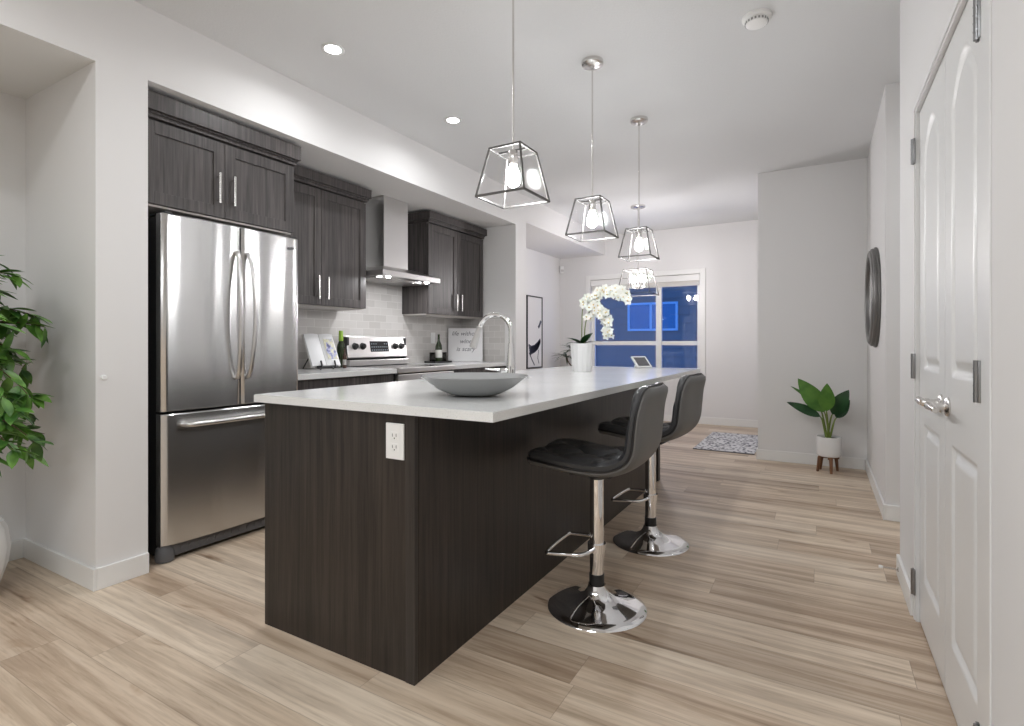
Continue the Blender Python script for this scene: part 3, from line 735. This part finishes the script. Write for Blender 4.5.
# ---------------------------------------------------------------- bar stools
def surf(profile, halfw, h0, h1, tuft, m, name, par):
    """closed cushion/shell: profile [(x,z)], offset h0..h1 along the profile normal"""
    P_ = [Vector((x, 0, z)) for x, z in profile]; P_ = bez(P_, 5); n = len(P_)-1; nv = 24
    b = NB()
    def frame(i):
        d = (P_[min(i+1,n)]-P_[max(i-1,0)]).normalized(); return Vector((-d.z, 0, d.x)) * (-1)
    def wid(t):
        e = min(t, 1-t)
        return halfw*(1-.16*(1-min(1, e/.22))**2 )*(1 if e > .06 else math.sqrt(max(.0, 1-((.06-e)/.06)**2))*.30+.70)
    top, bot, out = [], [], []
    for i, p in enumerate(P_):
        t = i/n; N_ = frame(i); hw = wid(t); r1, r2 = [], []
        for k in range(nv+1):
            v = 2*k/nv-1; edge = max(0, 1-abs(v)**6)**.5 * min(1, min(t, 1-t)/.035)**.5
            h = h1*(.45+.55*edge) if abs(h1) > 0 else 0
            if tuft:
                uu, vv = t*7.0, (v+1)*2.0
                q = abs(math.sin((uu+vv)*PI/2)*math.sin((uu-vv)*PI/2))
                cen = max(0, 1-abs(v)**3)*min(1, min(t, 1-t)/.12)
                h -= tuft*cen*(1-min(1, q*2.2))**1.5
            q0 = p+Vector((0, v*hw, 0))+N_*(.012*v*v)
            r1.append(b.verts.new(q0+N_*h)); r2.append(b.verts.new(q0+N_*h0))
        top.append(r1); bot.append(r2); out.append((p-Vector((0,hw,0))+N_*.012, p+Vector((0,hw,0))+N_*.012))
    for i in range(n):
        for k in range(nv):
            b.faces.new((top[i][k], top[i][k+1], top[i+1][k+1], top[i+1][k])).smooth = True
            b.faces.new((bot[i][k], bot[i][k+1], bot[i+1][k+1], bot[i+1][k])).smooth = True
        for k in (0, nv): b.faces.new((top[i][k], top[i+1][k], bot[i+1][k], bot[i][k])).smooth = True
    for i in (0, n):
        for k in range(nv): b.faces.new((top[i][k], top[i][k+1], bot[i][k+1], bot[i][k])).smooth = True
    o = obj(name, b, m, par, 50, world=False)
    loop = [a for a, c in out]+[out[-1][0].lerp(out[-1][1], q/6) for q in range(1, 6)]+[c for a, c in out][::-1]+[out[0][1].lerp(out[0][0], q/6) for q in range(1, 6)]
    return o, loop
def make_stool():
    r = thing('bar_stool', (0,0,0), 'x', 'bar stool', 'bar stools along the island')
    SP = [(.248,.622),(.18,.622),(.08,.612),(-.03,.606),(-.120,.616),(-.185,.650),(-.214,.70),(-.224,.78),(-.234,.86),(-.256,.940)]
    c, loop = surf(SP, .205, .002, .043, .030, LEATH, 'seat_cushion', r)
    s, _ = surf(SP, .207, -.002, -.026, 0, LEATH2, 'seat_shell', r)
    b = NB(); tube(b, loop, .0055, 8, closed=True); obj('piping', b, BLACK, r, 60, world=False)
    b = NB(); lathe(b, [(.001,.0),(.205,.0),(.207,.004),(.203,.010),(.170,.020),(.125,.031),(.080,.046),(.052,.064),(.040,.085),(.036,.10)], 64, cap=False); obj('base', b, CHROME, r, 40, world=False)
    b = NB(); lathe(b, [(.0315,.098),(.0315,.145)], 32); obj('collar', b, BLACK, r, 40, world=False)
    b = NB(); lathe(b, [(.029,.145),(.029,.56)], 32); obj('column', b, CHROME, r, 40, world=False)
    b = NB(); lathe(b, [(.033,.543),(.05,.560),(.09,.570)], 24); bx(b, -.09, .09, -.09, .09, .568, .579, .003); obj('seat_mount', b, BLACK, r, 40, world=False)
    b = NB(); z = .255
    pts = bez([(.0,-.036,z),(.012,-.085,z),(.045,-.118,z-.002),(.150,-.130,z-.010),(.176,-.118,z-.012),(.182,0,z-.012),(.176,.118,z-.012),(.150,.130,z-.010),(.045,.118,z-.002),(.012,.085,z),(.0,.036,z)], 4)
    tube(b, pts, .0085, 10); lathe(b, [(.038,z-.018),(.038,z+.018)], 32); obj('footrest', b, CHROME, r, 50, world=False)
    b = NB(); tube(b, [(-.03,-.03,.565),(-.05,-.09,.56),(-.055,-.15,.545),(-.056,-.17,.535)], .004, 8); obj('height_lever', b, CHROME, r, 50, world=False)
    return r
st1 = make_stool(); st2 = copy_tree(st1)
st1.location = (-.815, 2.125, 0); st1.rotation_euler.z = PI+math.radians(2)
st1['label'] = 'charcoal padded bar stool on chrome pedestal nearest the camera, fully in view'
st2.location = (-.82, 2.965, 0); st2.rotation_euler.z = PI-math.radians(3)
st2['label'] = 'charcoal padded bar stool half hidden behind the nearer stool'

# ---------------------------------------------------------------- pendants
def cage(par, zt, zb, a, c, w):
    T = [Vector((sx*a, sy*a, zt)) for sx, sy in ((-1,-1),(1,-1),(1,1),(-1,1))]; B_ = [Vector((sx*c, sy*c, zb)) for sx, sy in ((-1,-1),(1,-1),(1,1),(-1,1))]
    b = NB()
    for k in range(4):
        beam(b, T[k], T[(k+1) % 4], w); beam(b, B_[k], B_[(k+1) % 4], w); beam(b, T[k], B_[k], w)
    beam(b, (T[0]+T[3])/2, (T[1]+T[2])/2, w)
    f = obj('cage_frame', b, CAGE, par, world=False)
    for k in range(4):
        b = NB(); q = [T[k], T[(k+1) % 4], B_[(k+1) % 4], B_[k]]; n = (q[1]-q[0]).cross(q[3]-q[0]).normalized()*.001
        v1 = [b.verts.new(p*1+n) for p in q]; v2 = [b.verts.new(p-n) for p in q]; b.faces.new(v1); b.faces.new(v2[::-1])
        for j in range(4): b.faces.new((v1[j], v1[(j+1) % 4], v2[(j+1) % 4], v2[j]))
        obj('glass_pane', b, CLEAR, par, world=False)
def make_pendant():
    r = thing('pendant_light', (0,0,HZ), 'x', 'pendant light', 'cage pendants hung in a row over the island')
    b = NB(); lathe(b, [(.001,0),(.062,0),(.062,-.020),(.056,-.026),(.012,-.030),(.008,-.045)], 32, cap=False); obj('canopy', b, NICKEL, r, 40, world=False)
    b = NB(); tube(b, [(0,0,-.03),(0,0,-.80)], .0045, 10); obj('stem', b, NICKEL, r, 60, world=False)
    cage(r, -.805, -1.01, .074, .115, .0085)
    b = NB(); lathe(b, [(.018,-.805),(.021,-.812),(.021,-.86),(.017,-.865)], 20); obj('socket', b, NICKEL, r, 40, world=False)
    b = NB(); lathe(b, [(.013,-.866),(.018,-.88),(.027,-.905),(.030,-.925),(.026,-.945),(.012,-.958)], 16); obj('bulb', b, BULB, r, 60, world=False)
    return r
pd = make_pendant(); PX = -1.14
for k, (yy, lab) in enumerate(((1.985, 'largest looking cage pendant, hung nearest the camera over the bowl'), (2.902, 'middle cage pendant of the row over the island'), (3.819, 'cage pendant over the far end of the island, in front of the chandelier'))):
    o = pd if k == 0 else copy_tree(pd); o.location = (PX, yy, HZ); o['label'] = lab
ch = thing('chandelier', (0,0,HZ), 'glass sided cage chandelier with candle bulbs hanging before the far window', 'chandelier')
b = NB(); lathe(b, [(.001,0),(.085,0),(.085,-.016),(.078,-.022),(.012,-.028),(.008,-.05)], 32, cap=False); obj('canopy', b, NICKEL, ch, 40, world=False)
b = NB(); tube(b, [(0,0,-.03),(0,0,-.95)], .005, 10); obj('stem', b, NICKEL, ch, 60, world=False)
cage(ch, -.76, -1.05, .135, .195, .009)
b = NB(); lathe(b, [(.001,-.99),(.02,-.985),(.02,-.94),(.001,-.93)], 16, cap=False)
for k in range(4):
    a = PI/4+k*PI/2; tube(b, [(0,0,-.965),(.045*math.cos(a),.045*math.sin(a),-.985),(.085*math.cos(a),.085*math.sin(a),-.965)], .004, 8)
obj('arms', b, CAGE, ch, 50, world=False)
for k in range(4):
    a = PI/4+k*PI/2; c = (.085*math.cos(a), .085*math.sin(a), 0)
    b = NB(); lathe(b, [(.018,-.966),(.011,-.962),(.011,-.90)], 14, c); cs = obj('candle_sleeve', b, NICKEL, ch, 40, world=False)
    b = NB(); lathe(b, [(.008,-.899),(.016,-.88),(.017,-.865),(.010,-.838),(.003,-.82)], 12, c); obj('bulb', b, BULB2, cs, 60, world=False)
ch.location = (-1.872, 6.229, HZ)

# downlights (two in view, the rest added out of view as fill)
def downlight(x, y, label, power=P_DOWN):
    r = thing('recessed_downlight', (x,y,HZ), label, 'ceiling light', 'recessed ceiling downlights')
    b = NB(); lathe(b, [(.042,-.001),(.062,-.001),(.063,-.004),(.052,-.006),(.044,-.004)], 32, cap=False); obj('trim_ring', b, WHITE, r, world=False)
    b = NB(); lathe(b, [(.043,-.0035),(.043,-.001)], 24); obj('lens', b, LENS, r, world=False)
    ld = bpy.data.lights.new('downlight_lamp', 'AREA'); ld.shape = 'DISK'; ld.size = .08; ld.energy = power; ld.color = LAMP; ld.spread = math.radians(160)
    l = bpy.data.objects.new('downlight_lamp', ld); C.objects.link(l); l.parent = r; l.location = (0,0,-.008)
downlight(-2.336, 2.064, 'recessed downlight nearest the refrigerator', P_DOWN)
downlight(-2.32, 3.158, 'recessed downlight farther along, in front of the range', P_DOWN)
for x, y in ((-2.3, .3), (-.6, -.2), (-2.3, -1.6), (-.6, -1.8), (1.2, -1.0), (1.2, 3.6)):  # extra unseen lamps, added to fill the room with light
    downlight(x, y, 'recessed downlight added as unseen fill behind the viewer or out of view', P_DOWN)
def panel(x, y, s, power):  # wide area lamp added out of view for soft fill light
    r = thing('added_fill_lamp', (x,y,HZ), 'wide fill lamp added on the unseen ceiling behind the viewer', 'ceiling light', 'added fill lamps')
    b = NB(); bx(b, -s/2-.02, s/2+.02, -s/2-.02, s/2+.02, -.04, 0, .006); obj('housing', b, WHITE, r, world=False)
    ld = bpy.data.lights.new('fill_area_lamp', 'AREA'); ld.shape = 'SQUARE'; ld.size = s; ld.energy = power; ld.color = (.93,.975,1)
    l = bpy.data.objects.new('fill_area_lamp', ld); C.objects.link(l); l.parent = r; l.location = (0,0,-.045)
panel(-.4, -1.0, 1.0, P_FILL); panel(-2.2, -1.2, 1.0, P_FILL*.4); 

# smoke alarm, sensors
sm = thing('smoke_alarm', (-.275, 2.916, HZ), 'round white smoke alarm on the ceiling', 'smoke alarm')
b = NB(); lathe(b, [(.068,0),(.068,-.012),(.060,-.016)], 32, (-.275,2.916,HZ)); obj('mounting_ring', b, WHITE, sm, 40)
b = NB(); lathe(b, [(.050,-.014),(.054,-.022),(.050,-.038),(.034,-.046),(.012,-.048)], 32, (-.275,2.916,HZ)); bd = obj('cover', b, WHITE, sm, 40)
b = NB()
for k in range(20):
    a = 2*PI*k/20; M = Matrix.Translation((-.275,2.916,HZ-.030)) @ Matrix.Rotation(a, 4, 'Z'); bx(b, .0515, .0545, -.004, .004, -.005, .005, 0, M)
obj('vent_slots', b, mat('vent_grey', (.3,.3,.3), .7), bd)
ms = thing('motion_sensor', (-3.535, 7.675, 2.25), 'small white motion sensor high in the far left corner', 'sensor')
M = Matrix.Translation((-3.535, 7.675, 2.27)) @ Matrix.Rotation(math.radians(45), 4, 'Z')
b = NB(); bx(b, -.032, .032, -.045, 0, -.055, .055, .012, M); obj('housing', b, WHITE, ms, 40)
b = NB(); bx(b, -.024, .024, -.050, -.043, -.035, .0, .004, M); obj('lens', b, mat('sensor_lens', (.6,.6,.6), .3), ms)
ws = thing('round_wall_sensor', (XL, 1.18, .96), 'tiny round white sensor on the pillar left of the refrigerator', 'sensor')
M = Matrix.Translation((XL, 1.175, .955)) @ Matrix.Rotation(PI/2, 4, 'Y')
b = NB(); lathe(b, [(.012,0),(.012,.006),(.009,.009)], 20, M=M); obj('cap', b, WHITE, ws, 40)
ds = thing('door_stop', (XR-BT, 3.06, .05), 'small spring door stop on the right baseboard', 'door stop')
b = NB(); M = Matrix.Translation((XR-BT, 3.06, .055)) @ Matrix.Rotation(-PI/2, 4, 'Y')
lathe(b, [(.011,0),(.011,.004),(.005,.006)], 16, M=M); pts = [M @ Vector((.0045*math.cos(k*.9), .0045*math.sin(k*.9), .004+k*.0008)) for k in range(75)]; tube(b, pts, .0011, 5); obj('spring', b, NICKEL, ds, 60)
b = NB(); lathe(b, [(.006,.062),(.007,.066),(.007,.076),(.004,.078)], 14, M=M); obj('rubber_tip', b, WHITE, ds, 60)

# ---------------------------------------------------------------- mirror, picture, rug
mr = thing('round_mirror', (.345, 4.74, 1.45), 'round mirror in a thick dark grey frame on the right wall', 'mirror')
M = Matrix.Translation((.3548, 4.70, 1.445)) @ Matrix.Rotation(-PI/2, 4, 'Y') @ Matrix.Diagonal((.965,.965,.72,1))
b = NB(); lathe(b, [(.372,0),(.378,.010),(.376,.022),(.366,.026),(.368,.040),(.364,.052),(.352,.058),(.350,.066),(.338,.074),(.318,.076),(.304,.068),(.300,.050),(.298,0)], 80, M=M, cap=False); obj('frame', b, mat('pewter_frame', (.17,.165,.16), .42, .4), mr, 40)
b = NB(); lathe(b, [(.2975,.044),(.2975,.052)], 80, M=M); obj('mirror_glass', b, mat('mirror', (.85,.85,.85), .01, 1), mr, 40)
pf = thing('framed_artwork', (-3.56, 6.80, 1.27), 'tall narrow framed abstract artwork with dark blue strokes on the far left wall', 'artwork')
b = NB(); y0, y1, z0, z1 = 6.57, 7.045, .755, 1.79
bx(b, -3.569, -3.545, y0, y0+.018, z0, z1, .001); bx(b, -3.569, -3.545, y1-.018, y1, z0, z1, .001); bx(b, -3.569, -3.545, y0+.018, y1-.018, z0, z0+.018, .001); bx(b, -3.569, -3.545, y0+.018, y1-.018, z1-.018, z1, .001)
obj('frame', b, FRAMEB, pf)
b = NB(); bx(b, -3.567, -3.553, y0+.018, y1-.018, z0+.018, z1-.018); cv = obj('canvas', b, mat('canvas', (.74,.73,.73), .7), pf)
INKB = mat('slate_blue_ink', (.05,.055,.085), .6)
b = NB()
def blob(pts, r):
    for (ya, za), (yb, zb) in zip(pts, pts[1:]):
        d = Vector((0, yb-ya, zb-za)); n = Vector((0, -d.z, d.y)).normalized()*r
        q = [Vector((-3.552, ya, za))+n, Vector((-3.552, ya, za))-n, Vector((-3.552, yb, zb))-n, Vector((-3.552, yb, zb))+n]
        v = [b.verts.new(p) for p in q]+[b.verts.new(p-Vector((.0015,0,0))) for p in q]
        b.faces.new(v[:4]); b.faces.new(v[4:][::-1])
        for j in range(4): b.faces.new((v[j], v[(j+1) % 4], v[4+(j+1) % 4], v[4+j]))
for j in range(5): blob([(6.62+.01*j, 1.09-.035*j), (6.70, 1.06-.022*j), (6.80, 1.075-.02*j), (6.90, 1.12-.02*j), (6.98, 1.17-.01*j)], .017)
blob([(6.92, 1.34), (6.96, 1.38), (7.0, 1.44)], .022); blob([(6.64, .98), (6.72, .88), (6.80, .80)], .011); blob([(6.93, 1.02),(6.90, .90),(6.94,.82)], .007)
obj('brush_strokes', b, INKB, cv)
def rugm():
    m = mat('speckled_rug', (.6,.6,.6), .95); v = nd(m, 'ShaderNodeTexVoronoi'); v.inputs['Scale'].default_value = 26; lk(m, coords(m), v.inputs['Vector'])
    lk(m, ramp(m, v.outputs['Distance'], [(.22,(.06,.065,.08)),(.36,(.10,.10,.12)),(.44,(.66,.65,.65)),(1,(.74,.73,.73))]), bsdf(m).inputs['Base Color']); bump(m, noise_n(m, coords(m), 300), .5, .004); return m
rg2 = thing('area_rug', (-.85, 6.45, 0), 'small speckled grey and white rug on the far floor', 'rug')
M = Matrix.Translation((-.86, 6.43, 0)) @ Matrix.Rotation(math.radians(0), 4, 'Z')
b = NB(); bx(b, -.30, .29, -.60, .58, .001, .010, .003, M); obj('pile', b, rugm(), rg2)
b = NB(); bx(b, -.302, .292, -.62, -.602, .001, .008, .002, M); bx(b, -.302, .292, .582, .60, .001, .008, .002, M); obj('hem', b, GREYP, rg2)

# ---------------------------------------------------------------- plants
# broad-leaf plant in a white pot on a wooden stand
px, py = .065, 5.38
pl = thing('broad_leaf_plant', (px,py,0), 'broad leafed green plant in a white pot on a wooden stand', 'potted plant')
b = NB(); lathe(b, [(.001,.135),(.078,.135),(.086,.14),(.092,.155),(.094,.305),(.088,.305),(.086,.28),(.001,.28)], 48, (px,py,0), cap=False); obj('pot', b, CERAM, pl, 40)
b = NB(); lathe(b, [(.085,.281),(.085,.288)], 32, (px,py,0)); obj('soil', b, SOIL, pl)
sd = NB(); beam(sd, (px-.072,py,.125), (px+.072,py,.125), .018); beam(sd, (px,py-.072,.125), (px,py+.072,.125), .02); sd = obj('stand_cross', sd, WALN, pl)
for a in (math.radians(45), math.radians(135), math.radians(200), math.radians(280)):
    b = NB(); ca, sa = math.cos(a), math.sin(a); tube(b, [(px+.070*ca, py+.070*sa, .134), (px+.076*ca, py+.076*sa, .12), (px+.092*ca, py+.092*sa, 0)], [.013,.015,.010], 10); obj('stand_leg', b, WALN, pl, 60)
stems = []
def blade(base, tip, wd, m, nrm=(0,-1,.15), bend=.1):
    """wide leaf on its own stalk"""
    base, tip = Vector(base), Vector(tip); b = NB(); root = Vector((px+random.uniform(-.02,.02), py+random.uniform(-.02,.02), .285))
    d = tip-base
    leaf(b, base, d, nrm, d.length, wd, bend, .22, 12); o = obj('leaf', b, m, pl, 60)
    sb = NB(); tube(sb, bez([root, root.lerp(base, .6)+Vector((0,0,.03)), base], 6), [.010-.006*k/12 for k in range(13)], 8); obj('leaf_stalk', sb, STEM, pl, 60)
blade((.03,py-.03,.52), (-.165,py-.09,.80), .155, LEAFB)
blade((.045,py-.05,.53), (.05,py-.12,.765), .125, LEAFB)
blade((.0,py-.02,.475), (-.25,py-.08,.60), .085, LEAFD, (.1,-1,.5))
blade((.09,py-.0,.50), (.205,py-.05,.715), .125, LEAFD, (-.1,-1,.2))
blade((.12,py+.0,.47), (.205,py-.03,.63), .10, LEAFD, (-.4,-1,0), .2)
blade((.0,py+.05,.54), (-.215,py+.03,.745), .06, LEAFB, (0,-.5,1))
# ficus in a white pot in the nook, mostly beyond the frame
gx, gy = -3.20, .76
fi = thing('ficus_tree', (gx,gy,0), 'leafy green ficus tree in a ribbed white pot in the left nook', 'potted tree')
b = NB(); lathe(b, [(.001,0),(.13,0),(.15,.02),(.185,.14),(.195,.22),(.185,.30),(.17,.33),(.155,.33),(.16,.29),(.001,.28)], 60, (gx,gy,0), flute=.035, nf=18, cap=False); obj('pot', b, CERAM, fi, 60)
b = NB(); lathe(b, [(.155,.285),(.155,.295)], 32, (gx,gy,0)); obj('soil', b, SOIL, fi)
b = NB(); lv = NB(); rnd = random.Random(11)
trunk = bez([(gx,gy,.28),(gx+.02,gy,.7),(gx-.02,gy+.02,1.1),(gx+.01,gy,1.45)], 6); tube(b, trunk, [.016-.010*k/18 for k in range(19)], 8)
def twig(p0, d, L):
    pts = [Vector(p0)]; d = Vector(d).normalized()
    n = 9
    for k in range(n):
        if pts[-1].x+d.x*L/n < -3.53 or pts[-1].y+d.y*L/n > 1.07: d = Vector((max(d.x, .1), min(d.y, -.1), d.z))
        d = (d+Vector((0,0,-.10))+Vector((rnd.uniform(-.1,.1), rnd.uniform(-.1,.1), rnd.uniform(-.05,.05)))).normalized(); pts.append(pts[-1]+d*L/n)
    tube(b, pts, [.005-.0035*k/n for k in range(n+1)], 6)
    for k in range(2, n+1):
        for _ in range(3):
            a = Vector((rnd.uniform(-1,1), rnd.uniform(-1,1), rnd.uniform(-.9,.3))).normalized()
            dd_ = (a+ (pts[k]-pts[k-1]).normalized()*.8).normalized()
            if pts[k].x+dd_.x*.12 < -3.55 or pts[k].y+dd_.y*.12 > 1.10: continue
            leaf(lv, pts[k]+a*.004, dd_, (rnd.uniform(-.4,.4),rnd.uniform(-.4,.4),1), rnd.uniform(.075,.112), rnd.uniform(.030,.042), .10, .2, 5)
for k in range(50):
    t = rnd.uniform(.35, 1); p = trunk[int(t*(len(trunk)-1))]; a = rnd.uniform(0, 2*PI)
    twig(p, (math.cos(a), math.sin(a)*.8, rnd.uniform(.1,.9)), rnd.uniform(.22,.34))
twig((gx+.03,gy,1.15), (1,.1,.35), .52); twig((gx+.03,gy,1.1), (1,.0,.15), .56); twig((gx+.02,gy,1.05), (.95,.25,.25), .50)
twig((gx+.03,gy,1.22), (1,.1,.55), .50); twig((gx+.02,gy,.95), (1,.15,.25), .52); twig((gx+.02,gy,.86), (1,.25,.15), .46)
twig((gx+.02,gy,.85), (1,.1,.1), .45); twig((gx+.02,gy,.80), (.9,-.1,.2), .45)
obj('trunk_and_twigs', b, BARK, fi, 60); obj('foliage', lv, LEAF, fi, 60)
# dracaena by the far corner
qx, qy = -3.20, 7.33
dr_ = thing('dracaena_plant', (qx,qy,0), 'slim grey green dracaena in the far left corner beyond the island', 'potted plant')
b = NB(); lathe(b, [(.001,0),(.10,0),(.125,.28),(.115,.28),(.11,.25),(.001,.25)], 32, (qx,qy,0), cap=False); obj('pot', b, GREYP, dr_, 40)
b = NB(); tube(b, bez([(qx,qy,.24),(qx+.03,qy,.55),(qx+.06,qy,.80),(qx+.02,qy,1.0)], 5), .012, 8); tube(b, bez([(qx+.05,qy,.72),(qx-.05,qy,.82),(qx-.09,qy,.9)], 5), .009, 8); obj('stem', b, BARK, dr_, 60)
b = NB(); rnd = random.Random(3)
for c, z, n in ((Vector((qx+.02,qy,1.0)), 1, 26), (Vector((qx-.09,qy,.90)), 1, 22)):
    for k in range(n):
        a = rnd.uniform(0, 2*PI); dv = Vector((math.cos(a), math.sin(a), rnd.uniform(-.1,1.6))).normalized(); LL = rnd.uniform(.18,.25)
        if c.x+dv.x*LL < -3.53: dv.x *= .3
        leaf(b, c, dv, (0,0,1), LL, .036, .6, .2, 7)
obj('foliage', b, leafm('grey_green_leaf', (.05,.075,.05), (.14,.18,.13), 20), dr_, 60)
